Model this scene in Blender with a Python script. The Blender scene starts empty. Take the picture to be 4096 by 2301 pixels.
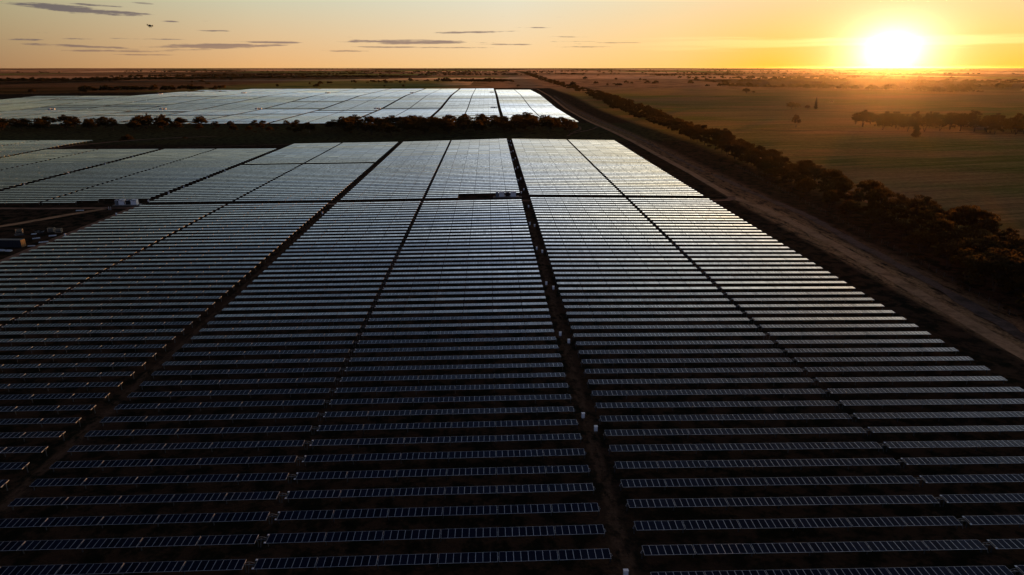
import bpy, math, random
import numpy as np
from mathutils import Vector, Matrix, Euler
R = math.radians
random.seed(7); rng = np.random.default_rng(7)
scene = bpy.context.scene
COL = scene.collection

# ------------------------------------------------------------------ camera
cam_d = bpy.data.cameras.new('camera'); cam = bpy.data.objects.new('camera', cam_d); COL.objects.link(cam)
CAM = (-18.5, 0.0, 65.2)
cam.location = CAM
cam.rotation_euler = (R(90 - 17.86), 0, R(-1.96))
cam_d.sensor_width = 36; cam_d.lens = 24.0; cam_d.clip_start = 0.5; cam_d.clip_end = 200000
scene.camera = cam
scene.render.resolution_x = 1024; scene.render.resolution_y = 575

# ------------------------------------------------------------------ sky
SUN_AZ, SUN_EL = 29.7, 1.35
world = bpy.data.worlds.new('World'); scene.world = world; world.use_nodes = True


class NT:
    def __init__(s, tree):
        s.t = tree; s.n = tree.nodes; s.l = tree.links

    def node(s, typ, **kw):
        n = s.n.new(typ)
        for k, v in kw.items():
            setattr(n, k, v)
        return n

    def put(s, sock, v):
        if hasattr(v, 'is_linked') or isinstance(v, bpy.types.NodeSocket):
            s.l.new(v, sock)
        else:
            sock.default_value = v

    def m(s, op, a, b=0.0, c=None, clamp=False):
        n = s.node('ShaderNodeMath', operation=op, use_clamp=clamp)
        s.put(n.inputs[0], a); s.put(n.inputs[1], b)
        if c is not None:
            s.put(n.inputs[2], c)
        return n.outputs[0]

    def maprange(s, v, a, b, c=0.0, d=1.0, smooth=True):
        n = s.node('ShaderNodeMapRange', interpolation_type='SMOOTHSTEP' if smooth else 'LINEAR')
        s.put(n.inputs[0], v)
        for i, q in enumerate((a, b, c, d)):
            s.put(n.inputs[1 + i], q)
        return n.outputs[0]

    def ramp(s, v, stops, interp='LINEAR'):
        n = s.node('ShaderNodeValToRGB'); cr = n.color_ramp; cr.interpolation = interp
        while len(cr.elements) < len(stops):
            cr.elements.new(0.5)
        for e, (p, c) in zip(cr.elements, stops):
            e.position = p; e.color = (c, c, c, 1) if not isinstance(c, tuple) else (*c, 1)
        s.put(n.inputs[0], v)
        return n.outputs[0]

    def mix(s, f, a, b, blend='MIX'):
        n = s.node('ShaderNodeMix', data_type='RGBA', blend_type=blend)
        s.put(n.inputs[0], f)
        for i, q in ((6, a), (7, b)):
            s.put(n.inputs[i], (*q, 1) if isinstance(q, tuple) and len(q) == 3 else q)
        return n.outputs[2]

    def vec(s, x, y, z):
        n = s.node('ShaderNodeCombineXYZ')
        for i, q in enumerate((x, y, z)):
            s.put(n.inputs[i], q)
        return n.outputs[0]

    def scale(s, v, f):
        n = s.node('ShaderNodeVectorMath', operation='SCALE'); s.put(n.inputs[0], v); s.put(n.inputs[3], f)
        return n.outputs[0]

    def add(s, a, b):
        n = s.node('ShaderNodeVectorMath', operation='ADD'); s.put(n.inputs[0], a); s.put(n.inputs[1], b)
        return n.outputs[0]

    def noise(s, v, sc, det=3.0, rough=0.55):
        n = s.node('ShaderNodeTexNoise'); s.put(n.inputs['Vector'], v)
        n.inputs['Scale'].default_value = sc; n.inputs['Detail'].default_value = det; n.inputs['Roughness'].default_value = rough
        return n.outputs[0]


def build_world():
    w = NT(world.node_tree); w.n.clear()
    out = w.node('ShaderNodeOutputWorld'); bg = w.node('ShaderNodeBackground')
    w.l.new(bg.outputs[0], out.inputs[0])
    tc = w.node('ShaderNodeTexCoord'); sep = w.node('ShaderNodeSeparateXYZ'); w.l.new(tc.outputs['Generated'], sep.inputs[0])
    x, y, z = sep.outputs
    deg = 180 / math.pi
    az = w.m('MULTIPLY', w.m('ARCTAN2', x, y), deg)
    el = w.m('MULTIPLY', w.m('ARCSINE', z), deg)
    d0 = w.m('ABSOLUTE', w.m('SUBTRACT', az, SUN_AZ))
    d = w.m('MINIMUM', d0, w.m('SUBTRACT', 360.0, d0))
    t = w.m('DIVIDE', d, 180.0)
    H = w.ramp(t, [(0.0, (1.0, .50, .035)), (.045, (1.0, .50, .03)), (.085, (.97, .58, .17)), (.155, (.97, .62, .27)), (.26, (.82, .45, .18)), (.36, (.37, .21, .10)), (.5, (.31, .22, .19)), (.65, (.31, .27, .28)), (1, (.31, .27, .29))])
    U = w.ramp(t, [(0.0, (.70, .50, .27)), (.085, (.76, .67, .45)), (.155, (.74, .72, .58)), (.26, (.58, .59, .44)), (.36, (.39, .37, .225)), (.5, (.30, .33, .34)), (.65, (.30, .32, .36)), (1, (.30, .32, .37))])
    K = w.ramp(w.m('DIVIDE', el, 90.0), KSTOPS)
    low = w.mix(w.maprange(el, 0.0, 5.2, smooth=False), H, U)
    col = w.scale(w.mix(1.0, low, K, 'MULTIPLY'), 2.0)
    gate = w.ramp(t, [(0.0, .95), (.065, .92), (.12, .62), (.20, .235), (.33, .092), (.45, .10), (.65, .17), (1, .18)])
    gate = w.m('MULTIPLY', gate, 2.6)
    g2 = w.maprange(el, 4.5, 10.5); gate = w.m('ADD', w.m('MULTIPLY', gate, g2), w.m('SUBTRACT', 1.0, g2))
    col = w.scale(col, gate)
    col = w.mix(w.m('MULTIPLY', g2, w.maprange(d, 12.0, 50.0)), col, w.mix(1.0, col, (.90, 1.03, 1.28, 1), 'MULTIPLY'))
    # physically based dusk sky under the graded one
    sky = w.node('ShaderNodeTexSky', sky_type='NISHITA'); sky.sun_disc = False
    sky.sun_elevation = R(SUN_EL); sky.sun_rotation = R(SUN_AZ); sky.altitude = 60; sky.dust_density = 1.5
    col = w.add(col, w.scale(sky.outputs[0], 0.05 * 0.3))
    # glow round the sun
    S = Vector((math.sin(R(SUN_AZ)) * math.cos(R(SUN_EL)), math.cos(R(SUN_AZ)) * math.cos(R(SUN_EL)), math.sin(R(SUN_EL))))
    da = w.m('DIVIDE', d, 1.35)
    de = w.m('SUBTRACT', el, SUN_EL - .25)
    ang = w.m('SQRT', w.m('ADD', w.m('MULTIPLY', da, da), w.m('MULTIPLY', de, de)))
    core = w.m('MULTIPLY', w.m('EXPONENT', w.m('MULTIPLY', ang, -1 / 1.12)), 3.6)
    halo = w.m('MULTIPLY', w.m('EXPONENT', w.m('MULTIPLY', ang, -1 / 2.6)), .22)
    wide = w.m('MULTIPLY', w.m('EXPONENT', w.m('MULTIPLY', ang, -1 / 6.0)), 0.10)
    # clouds: thin streaks at their directions, broken up by noise
    nv = w.vec(w.m('MULTIPLY', az, .42), w.m('MULTIPLY', el, 4.2), 0.0)
    n1 = w.noise(nv, 1.0, 7.0, .68)
    mask = None
    for (a0, e0, wa, we, s, sl) in CLOUDS:
        u = w.m('DIVIDE', w.m('SUBTRACT', az, a0), wa); v = w.m('DIVIDE', w.m('SUBTRACT', el, w.m('ADD', e0, w.m('MULTIPLY', w.m('SUBTRACT', az, a0), sl))), we)
        q = w.m('SUBTRACT', s, w.m('ADD', w.m('MULTIPLY', u, u), w.m('MULTIPLY', v, v)))
        mask = q if mask is None else w.m('MAXIMUM', mask, q)
    dens = w.maprange(w.m('ADD', mask, w.m('MULTIPLY', w.m('SUBTRACT', n1, .5), 4.4)), .0, .85)
    nearsun = w.maprange(d, 6.0, 26.0)
    ccol = w.mix(nearsun, (.95, .55, .20), (.24, .17, .155))
    ccol = w.mix(w.maprange(d, 40.0, 64.0), ccol, (.125, .105, .115))
    ccol = w.mix(w.maprange(el, .6, 2.2), w.mix(.45, ccol, H), ccol)
    # faint scattered flecks
    n2 = w.noise(w.vec(w.m('MULTIPLY', az, .5), w.m('MULTIPLY', el, 6.0), 4.0), 1.0, 4.0, .6)
    fleck = w.m('MULTIPLY', w.maprange(n2, .66, .76), w.m('MULTIPLY', w.maprange(el, .9, 1.4), w.maprange(el, 4.6, 3.0)))
    fleck = w.m('MULTIPLY', fleck, w.m('MULTIPLY', w.maprange(d, 8.0, 20.0), .38))
    alpha = w.m('MAXIMUM', w.m('MULTIPLY', dens, .88), fleck)
    col = w.mix(alpha, col, ccol)
    # bright veil of cirrus drawn across the sun's part of the sky
    n3 = w.noise(w.vec(w.m('MULTIPLY', az, .10), w.m('MULTIPLY', el, 2.4), 9.0), 1.0, 4.0, .55)
    veil = w.m('MULTIPLY', w.maprange(w.m('ABSOLUTE', w.m('SUBTRACT', el, w.m('ADD', 1.75, w.m('MULTIPLY', w.m('SUBTRACT', n3, .5), 1.6)))), .5, .05), w.maprange(d, 22.0, 3.0))
    col = w.add(col, w.scale(w.vec(.45, .36, .2), w.m('MULTIPLY', veil, .55)))
    col = w.add(col, w.scale(w.vec(1.0, .86, .72), core))
    col = w.add(col, w.scale(w.vec(1.0, .60, .28), halo))
    col = w.add(col, w.scale(w.vec(1.0, .40, .05), wide))
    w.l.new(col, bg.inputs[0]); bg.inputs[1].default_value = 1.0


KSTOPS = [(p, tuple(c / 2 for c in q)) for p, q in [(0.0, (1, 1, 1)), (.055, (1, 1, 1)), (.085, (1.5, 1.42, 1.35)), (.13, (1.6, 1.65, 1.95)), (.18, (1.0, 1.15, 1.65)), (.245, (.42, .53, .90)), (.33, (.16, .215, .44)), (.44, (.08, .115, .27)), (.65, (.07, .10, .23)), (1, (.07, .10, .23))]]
# azimuth, elevation, half-width, half-height (degrees), strength
CLOUDS = [(-29.0, 3.72, 3.6, .22, 1.2, -.07), (-25.9, 3.55, 2.0, .14, .9, -.03), (-27.6, 4.02, 2.6, .09, .8, -.04), (-24.9, 4.25, 1.0, .09, .8, 0),
          (-23.0, 3.1, 1.0, .08, .7, -.03), (-28.5, 1.36, 3.8, .11, .9, -.03), (-26.2, 1.10, 4.2, .10, .8, 0), (-29.5, 1.85, 1.8, .07, .7, 0), (-24.6, 1.92, 2.8, .07, .7, 0), (-25.0, .86, 3.0, .05, .6, 0),
          (-20.2, 1.50, 4.4, .18, 1.15, .02), (-22.2, 1.22, 2.2, .07, .7, .02), (-16.4, 1.80, 3.0, .09, .85, 0), (-11.2, 1.22, 2.4, .08, .8, 0), (-5.7, 1.90, 5.0, .17, 1.15, 0),
          (-7.6, 1.52, 3.0, .07, .85, 0), (-1.4, 2.64, 3.6, .09, .95, .02), (-2.9, 1.50, 3.4, .06, .8, 0), (2.2, 1.74, 3.2, .07, .8, 0),
          (8.4, 1.56, 3.0, .06, .8, 0), (3.6, 2.98, 2.0, .06, .65, 0), (6.4, 2.30, 2.4, .06, .65, 0), (-20.3, 2.55, 1.4, .07, .7, 0), (-31.8, 1.75, 1.6, .10, .7, 0), (6.8, 1.95, 2.2, .05, .6, 0), (10.4, 1.85, 2.4, .05, .6, 0)]

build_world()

sun_d = bpy.data.lights.new('sun', 'SUN'); sun = bpy.data.objects.new('sun', sun_d); COL.objects.link(sun)
sun_d.energy = 4.2; sun_d.angle = R(.5); sun_d.color = (1.0, .41, .10)
sdir = Vector((math.sin(R(SUN_AZ)) * math.cos(R(SUN_EL)), math.cos(R(SUN_AZ)) * math.cos(R(SUN_EL)), math.sin(R(SUN_EL))))
sun.rotation_euler = sdir.to_track_quat('Z', 'Y').to_euler()

scene.view_settings.view_transform = 'Standard'; scene.view_settings.look = 'None'
scene.view_settings.exposure = 0; scene.view_settings.gamma = 1
scene.render.engine = 'CYCLES'
scene.cycles.max_bounces = 6; scene.cycles.volume_bounces = 0; scene.cycles.transparent_max_bounces = 4
scene.cycles.diffuse_bounces = 2; scene.cycles.glossy_bounces = 3
scene.cycles.use_denoising = True


# ------------------------------------------------------------------ helpers
def zt(x, y):
    """height of the ground"""
    x = np.asarray(x, float); y = np.asarray(y, float); a = np.abs(x)
    SL = np.interp(y, [0, 200, 330, 650, 874, 1500, 3000], [.0075, .0075, .012, .028, .013, .006, 0])
    SR = np.interp(y, [0, 200, 330, 650, 874, 1500, 3000], [.007, .007, .013, .018, .008, .003, 0])
    gl = np.minimum(a, 93) + .5 * np.clip(a - 93, 0, 97); gr = np.minimum(a, 110)
    return -np.where(x < 0, SL * gl, SR * gr) + np.interp(y, [0, 180, 345, 500, 620, 700, 865, 1150, 1500, 3000, 14000, 20000], [0, 0, 1.5, 2.8, 4, 3.2, 1, 1.2, 8.5, 8.5, 53, 53])


def Z(x, y):
    return float(zt(x, y))


def project(X, Y, Zz):
    """where a point falls in the frame, as fractions of its width and height (used only to leave out what is out of sight)"""
    dx, dy, dz = X - CAM[0], Y - CAM[1], Zz - CAM[2]
    p, s = R(17.86), R(1.96)
    r = dx * math.cos(s) - dy * math.sin(s); f = dx * math.sin(s) + dy * math.cos(s)
    zc = f * math.cos(p) - dz * math.sin(p); up = f * math.sin(p) + dz * math.cos(p)
    if zc < 1:
        return (-9, -9)
    return .5 + .6665 * r / zc, .5 - 1.1865 * up / zc


def tag(o, label=None, cat=None, group=None, kind=None):
    for k, v in (('label', label), ('category', cat), ('group', group), ('kind', kind)):
        if v:
            o[k] = v
    return o


class MB:
    """collects boxes, tubes and quads and links them as one mesh object"""
    def __init__(s):
        s.v = []; s.f = []; s.mi = []

    def quad(s, pts, mi=0):
        b = len(s.v); s.v += [tuple(p) for p in pts]; s.f.append(tuple(range(b, b + len(pts)))); s.mi.append(mi)

    def box(s, x0, x1, y0, y1, z0, z1, mi=0, top=None):
        b = len(s.v)
        s.v += [(x0, y0, z0), (x1, y0, z0), (x1, y1, z0), (x0, y1, z0), (x0, y0, z1), (x1, y0, z1), (x1, y1, z1), (x0, y1, z1)]
        for i, q in enumerate(((0, 3, 2, 1), (4, 5, 6, 7), (0, 1, 5, 4), (1, 2, 6, 5), (2, 3, 7, 6), (3, 0, 4, 7))):
            s.f.append(tuple(b + k for k in q)); s.mi.append(top if (i == 1 and top is not None) else mi)

    def tube(s, a, b, r0, r1=None, n=6, mi=0, caps=True):
        r1 = r0 if r1 is None else r1
        a, b = Vector(a), Vector(b); d = (b - a).normalized()
        u = d.cross(Vector((0, 0, 1)) if abs(d.z) < .9 else Vector((1, 0, 0))).normalized(); w = d.cross(u)
        k = len(s.v)
        for c, r in ((a, r0), (b, r1)):
            for i in range(n):
                t = 2 * math.pi * i / n
                s.v.append(tuple(c + u * (r * math.cos(t)) + w * (r * math.sin(t))))
        for i in range(n):
            j = (i + 1) % n
            s.f.append((k + i, k + j, k + n + j, k + n + i)); s.mi.append(mi)
        if caps:
            s.f.append(tuple(k + i for i in reversed(range(n)))); s.mi.append(mi)
            s.f.append(tuple(k + n + i for i in range(n))); s.mi.append(mi)

    def mesh(s, name, mats):
        me = bpy.data.meshes.new(name); me.from_pydata(s.v, [], s.f)
        for m in (mats if isinstance(mats, (list, tuple)) else [mats]):
            me.materials.append(m)
        me.polygons.foreach_set('material_index', s.mi); me.update()
        return me

    def build(s, name, mats, parent=None, loc=(0, 0, 0), rot=(0, 0, 0)):
        return add(name, s.mesh(name, mats), parent, loc, rot)


def add(name, me, parent=None, loc=(0, 0, 0), rot=(0, 0, 0)):
    o = bpy.data.objects.new(name, me); COL.objects.link(o); o.parent = parent
    o.location = loc; o.rotation_euler = rot
    return o


def empty(name, loc, rot=(0, 0, 0)):
    o = bpy.data.objects.new(name, None); COL.objects.link(o); o.location = loc; o.rotation_euler = rot
    o.empty_display_size = .5
    return o


def fast_mesh(name, verts, quads, mats, mi=None, flat=False):
    me = bpy.data.meshes.new(name); verts = np.asarray(verts, np.float32); quads = np.asarray(quads, np.int32)
    me.vertices.add(len(verts)); me.vertices.foreach_set('co', verts.ravel())
    me.loops.add(quads.size); me.loops.foreach_set('vertex_index', quads.ravel())
    me.polygons.add(len(quads)); me.polygons.foreach_set('loop_start', np.arange(0, quads.size, 4, dtype=np.int32))
    for m in mats:
        me.materials.append(m)
    if mi is not None:
        me.polygons.foreach_set('material_index', np.asarray(mi, np.int32))
    me.update(calc_edges=True)
    if flat:
        me.shade_flat()
    return me


def copy_tree(o, parent=None):
    c = o.copy(); COL.objects.link(c); c.parent = parent
    for ch in list(o.children):
        copy_tree(ch, c)
    return c


# ------------------------------------------------------------------ materials
def new_mat(name):
    m = bpy.data.materials.new(name); m.use_nodes = True; t = NT(m.node_tree)
    t.n.clear(); out = t.node('ShaderNodeOutputMaterial')
    return m, t, out


def simple(name, col, rough=.7, metal=0.0, var=.25, sc=2.0, spec=.3):
    m, t, out = new_mat(name)
    p = t.node('ShaderNodeBsdfPrincipled'); t.l.new(p.outputs[0], out.inputs[0])
    g = t.node('ShaderNodeTexCoord')
    n = t.noise(g.outputs['Object'], sc, 4.0)
    c = t.mix(n, tuple(k * (1 - var) for k in col), tuple(min(1, k * (1 + var)) for k in col))
    t.l.new(c, p.inputs['Base Color']); p.inputs['Roughness'].default_value = rough; p.inputs['Metallic'].default_value = metal
    p.inputs['Specular IOR Level'].default_value = spec
    return m


def glass_mat():
    m, t, out = new_mat('module_glass')
    geo = t.node('ShaderNodeNewGeometry'); oi = t.node('ShaderNodeObjectInfo')
    wn = t.node('ShaderNodeTexWhiteNoise', noise_dimensions='2D')
    t.l.new(t.vec(t.m('MULTIPLY', geo.outputs['Random Per Island'], 91.7), t.m('MULTIPLY', oi.outputs['Random'], 57.3), 0.0), wn.inputs['Vector'])
    r = wn.outputs['Value']
    lw = t.node('ShaderNodeLayerWeight'); lw.inputs[0].default_value = .5
    # anti-reflective glass: dark face on, a mirror at a glancing angle
    R_ = t.ramp(lw.outputs['Facing'], [(0.0, .006), (.38, .008), (.50, .022), (.60, .06), (.66, .14), (.71, .31), (.76, .55), (.81, .78), (.87, .90), (1.0, .96)])
    R_ = t.m('MULTIPLY', R_, t.ramp(r, [(0, .70), (.08, .84), (.9, 1.0), (1, 1.14)]))
    tc = t.node('ShaderNodeTexCoord'); sp = t.node('ShaderNodeSeparateXYZ'); t.l.new(tc.outputs['Object'], sp.inputs[0])
    # busbars and cell gaps, 6 columns of cells along the module
    fx = t.m('ABSOLUTE', t.m('SUBTRACT', t.m('FRACT', t.m('MULTIPLY', sp.outputs[0], 6.3)), .5))
    fy = t.m('ABSOLUTE', t.m('SUBTRACT', t.m('FRACT', t.m('MULTIPLY', sp.outputs[1], 6.2)), .5))
    line = t.m('MAXIMUM', t.maprange(fx, .465, .49), t.maprange(fy, .465, .49))
    cell = t.mix(r, (.0025, .0045, .013), (.006, .009, .024))
    cell = t.mix(t.m('MULTIPLY', line, .35), cell, (.03, .035, .05))
    df = t.node('ShaderNodeBsdfDiffuse'); t.l.new(cell, df.inputs[0])
    gl = t.node('ShaderNodeBsdfGlossy'); gl.inputs[0].default_value = (.94, .96, .97, 1); gl.inputs['Roughness'].default_value = .035
    mx = t.node('ShaderNodeMixShader'); t.l.new(R_, mx.inputs[0]); t.l.new(df.outputs[0], mx.inputs[1]); t.l.new(gl.outputs[0], mx.inputs[2])
    t.l.new(mx.outputs[0], out.inputs[0])
    return m


def position(t):
    g = t.node('ShaderNodeNewGeometry'); sp = t.node('ShaderNodeSeparateXYZ'); t.l.new(g.outputs['Position'], sp.inputs[0])
    return g.outputs['Position'], sp.outputs


def ground_mat():
    m, t, out = new_mat('ground_soil')
    P, (x, y, z) = position(t)
    # solar farm: reddish soil between dark weeds
    n1 = t.noise(P, .22, 6.0, .65); n2 = t.noise(P, 1.3, 4.0, .6); n3 = t.noise(P, .018, 3.0)
    weed = t.maprange(t.m('ADD', t.m('MULTIPLY', n1, .75), t.m('MULTIPLY', n2, .25)), .44, .56)
    farm = t.mix(weed, (.072, .039, .021), (.011, .011, .006))
    farm = t.mix(t.maprange(n3, .42, .62), farm, t.mix(.5, farm, (.030, .018, .011)))
    # paddocks
    n4 = t.noise(t.vec(t.m('MULTIPLY', x, .35), y, 0.0), .009, 5.0, .6)
    n5 = t.noise(P, .0032, 3.0); n6 = t.noise(P, .35, 3.0)
    dist = t.m('SUBTRACT', y, t.m('MULTIPLY', x, .22))
    furrow = t.noise(t.vec(t.m('MULTIPLY', x, .012), t.m('MULTIPLY', dist, .30), 0.0), .6, 6.0, .72)
    crop = t.mix(t.maprange(n4, .36, .54), (.165, .098, .042), (.062, .076, .012))
    crop = t.mix(t.maprange(n5, .40, .62), crop, t.mix(.55, crop, (.125, .080, .052)))
    crop = t.mix(t.maprange(furrow, .34, .72), t.mix(.25, crop, (.02, .02, .01)), t.mix(.42, crop, (.26, .18, .10)))
    crop = t.mix(t.maprange(n6, .3, .7), t.mix(.3, crop, (0, 0, 0)), crop)
    vo = t.node('ShaderNodeTexVoronoi', distance='CHEBYCHEV'); vo.inputs['Scale'].default_value = 1.0
    t.l.new(t.vec(t.m('MULTIPLY', x, .00085), t.m('MULTIPLY', y, .00075), 0.0), vo.inputs['Vector'])
    sc_ = t.node('ShaderNodeSeparateColor'); t.l.new(vo.outputs['Color'], sc_.inputs[0])
    pad = t.ramp(sc_.outputs[0], [(0, (.05, .034, .022)), (.2, (.13, .085, .058)), (.42, (.075, .09, .03)), (.62, (.25, .165, .12)), (.82, (.42, .30, .22))], 'CONSTANT')
    nsc = t.noise(P, .012, 5.0, .7)
    scrub = t.maprange(nsc, .50, .60)
    pad = t.mix(t.m('MULTIPLY', scrub, .7), pad, (.020, .016, .010))
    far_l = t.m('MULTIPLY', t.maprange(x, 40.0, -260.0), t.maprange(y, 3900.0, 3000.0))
    green = t.mix(t.maprange(n4, .38, .60), (.022, .036, .009), (.045, .060, .016))
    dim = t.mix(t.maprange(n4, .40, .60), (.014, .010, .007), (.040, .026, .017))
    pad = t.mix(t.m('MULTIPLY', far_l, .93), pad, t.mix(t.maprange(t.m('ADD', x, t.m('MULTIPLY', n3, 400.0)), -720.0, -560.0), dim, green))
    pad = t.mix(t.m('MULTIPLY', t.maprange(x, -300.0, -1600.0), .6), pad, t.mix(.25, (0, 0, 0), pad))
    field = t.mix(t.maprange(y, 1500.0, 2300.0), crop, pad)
    # bare earth verge along the road, wide near the camera
    vn = t.noise(t.vec(x, t.m('MULTIPLY', y, .25), 0.0), .42, 6.0, .68)
    v1 = t.m('MULTIPLY', t.m('MULTIPLY', t.maprange(x, 105.5, 110.0), t.maprange(x, 124.5, 119.5)), t.maprange(y, 420.0, 330.0))
    v2 = t.m('MULTIPLY', t.m('MULTIPLY', t.maprange(x, 112.0, 115.0), t.maprange(x, 134.0, 124.0)), t.maprange(y, 1700.0, 900.0))
    verge = t.m('MULTIPLY', t.m('MAXIMUM', v1, t.m('MULTIPLY', v2, .62)), t.maprange(vn, .36, .54))
    # strip with trees and dumps between the arrays: darker
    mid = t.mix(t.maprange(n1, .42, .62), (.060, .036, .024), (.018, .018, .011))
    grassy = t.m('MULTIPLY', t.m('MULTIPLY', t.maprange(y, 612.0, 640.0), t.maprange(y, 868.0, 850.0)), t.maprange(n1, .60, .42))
    leftmask = t.maprange(x, 152.0, 172.0)
    # farm reaches as far as the arrays do; beyond it paddocks
    beyond = t.maprange(t.m('ADD', y, t.m('MULTIPLY', n3, 60.0)), t.m('ADD', 2075.0, t.m('MULTIPLY', t.m('MINIMUM', x, 0.0), 0.35)), t.m('ADD', 2110.0, t.m('MULTIPLY', t.m('MINIMUM', x, 0.0), 0.35)))
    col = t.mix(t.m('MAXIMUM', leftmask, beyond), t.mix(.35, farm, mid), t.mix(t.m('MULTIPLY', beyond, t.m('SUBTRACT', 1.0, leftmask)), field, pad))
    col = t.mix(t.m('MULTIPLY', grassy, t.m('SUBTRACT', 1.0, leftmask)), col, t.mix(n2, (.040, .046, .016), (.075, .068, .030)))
    # worn, patchy soil down the middle of the wide aisles
    an = t.noise(t.vec(x, t.m('MULTIPLY', y, .45), 3.0), .9, 5.0, .7)
    c0 = t.m('MULTIPLY', t.maprange(t.m('ABSOLUTE', t.m('ADD', x, t.m('MULTIPLY', t.m('SUBTRACT', n1, .5), -3.0))), 1.5, .5), t.maprange(y, 420.0, 250.0))
    c1 = t.maprange(t.m('ABSOLUTE', t.m('ADD', x, t.m('ADD', 95.6, t.m('MULTIPLY', t.m('SUBTRACT', n1, .5), 2.0)))), 1.4, .6)
    worn = t.m('MULTIPLY', t.m('MAXIMUM', c0, c1), t.m('MULTIPLY', t.maprange(an, .40, .58), t.maprange(y, 700.0, 600.0)))
    col = t.mix(t.m('MULTIPLY', worn, .8), col, t.mix(n2, (.075, .040, .022), (.15, .085, .05)))
    col = t.mix(verge, col, t.mix(t.maprange(n2, .3, .7), (.22, .112, .052), (.48, .255, .115)))
    p = t.node('ShaderNodeBsdfPrincipled'); t.l.new(col, p.inputs['Base Color']); p.inputs['Roughness'].default_value = 1.0
    p.inputs['Specular IOR Level'].default_value = 0.0
    dry = t.m('MAXIMUM', leftmask, beyond)
    t.l.new(t.m('MULTIPLY', dry, .48), p.inputs['Sheen Weight']); p.inputs['Sheen Roughness'].default_value = .45
    t.l.new(t.mix(1.0, t.scale(col, 2.7), (1.15, .92, .62), 'MULTIPLY'), p.inputs['Sheen Tint'])
    # stubble: roughens the surface so low light models it
    bm = t.node('ShaderNodeBump'); bm.inputs['Strength'].default_value = .6; bm.inputs['Distance'].default_value = .5
    t.l.new(t.m('ADD', n2, n1), bm.inputs['Height']); t.l.new(bm.outputs[0], p.inputs['Normal'])
    t.l.new(p.outputs[0], out.inputs[0])
    return m


def dirt_mat(name, col, dark):
    m, t, out = new_mat(name)
    P, (x, y, z) = position(t)
    n1 = t.noise(P, .9, 5.0, .65); n2 = t.noise(P, .12, 4.0, .6)
    c = t.mix(t.maprange(n1, .35, .65), tuple(k * .72 for k in col), col)
    c = t.mix(t.maprange(n2, .48, .66), c, t.mix(.6, c, dark))
    p = t.node('ShaderNodeBsdfPrincipled'); t.l.new(c, p.inputs['Base Color']); p.inputs['Roughness'].default_value = 1.0
    p.inputs['Specular IOR Level'].default_value = 0.0
    t.l.new(p.outputs[0], out.inputs[0])
    return m


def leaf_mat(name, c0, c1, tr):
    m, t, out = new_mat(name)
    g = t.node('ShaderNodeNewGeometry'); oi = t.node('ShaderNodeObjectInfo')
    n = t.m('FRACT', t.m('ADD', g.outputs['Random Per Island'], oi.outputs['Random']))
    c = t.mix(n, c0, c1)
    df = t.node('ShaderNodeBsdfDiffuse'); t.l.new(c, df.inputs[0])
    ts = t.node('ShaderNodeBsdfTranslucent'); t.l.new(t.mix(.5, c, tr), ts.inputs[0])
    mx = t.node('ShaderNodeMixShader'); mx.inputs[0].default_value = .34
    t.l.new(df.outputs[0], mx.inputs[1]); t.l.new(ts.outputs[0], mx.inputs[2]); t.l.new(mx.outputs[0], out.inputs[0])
    return m


M = {
    'glass': glass_mat(),
    'alu': simple('aluminium_frame', (.47, .51, .56), .45, .4, .1, 3.0, .5),
    'back': simple('module_backsheet', (.30, .30, .32), .6),
    'steel': simple('galvanised_steel', (.10, .105, .11), .5, .5),
    'white': simple('white_painted_steel', (.78, .79, .80), .45, 0, .06, 1.5, .4),
    'grey': simple('grey_painted_steel', (.16, .18, .20), .5, 0, .12),
    'dark': simple('dark_painted_steel', (.018, .026, .030), .5, 0, .3),
    'black': simple('black_grille', (.006, .006, .007), .6, 0, .3),
    'tan': simple('timber_skid', (.13, .10, .07), .9, 0, .35, 1.0),
    'concrete': simple('concrete_slab', (.34, .33, .31), .9, 0, .15),
    'cable': simple('black_cable', (.02, .02, .02), .5),
    'bark': simple('bark', (.055, .038, .028), .95, 0, .4, 3.0, .1),
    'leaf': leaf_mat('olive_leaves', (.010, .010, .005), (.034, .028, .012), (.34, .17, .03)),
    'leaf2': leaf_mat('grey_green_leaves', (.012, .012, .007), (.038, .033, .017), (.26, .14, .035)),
    'soil': ground_mat(),
    'road': dirt_mat('pale_road_gravel', (.50, .27, .135), (.15, .08, .04)),
    'dirt': dirt_mat('bare_red_dirt', (.30, .165, .10), (.045, .032, .02)),
    'faint': dirt_mat('faint_track_dirt', (.095, .055, .034), (.018, .015, .01)),
    'scrub': dirt_mat('scrub_and_hedge_shade', (.035, .030, .016), (.012, .012, .007)),  # dark ground strips; also colours the hedge shadow between the paddocks
    'sand': dirt_mat('sandy_verge', (.19, .12, .085), (.035, .03, .018)),
    'roof': simple('weathered_iron_roof', (.08, .085, .095), .5, .3, .2, .5),
    'brick': simple('farmhouse_wall', (.15, .10, .08), .9),
    'boxblue': simple('navy_container_steel', (.010, .014, .022), .6, 0, .25, .8),
    'boxend': simple('orange_sunlit_doors', (.24, .13, .045), .6, 0, .35, 1.2),  # orange evening sunlight on the container's end, put into its base colour
    'plastic': simple('dark_drone_shell', (.02, .02, .022), .4),
    'pale': simple('pale_offcut', (.55, .58, .60), .6, 0, .15),
    'beige': simple('beige_crate', (.42, .33, .22), .8, 0, .2),
}

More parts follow.
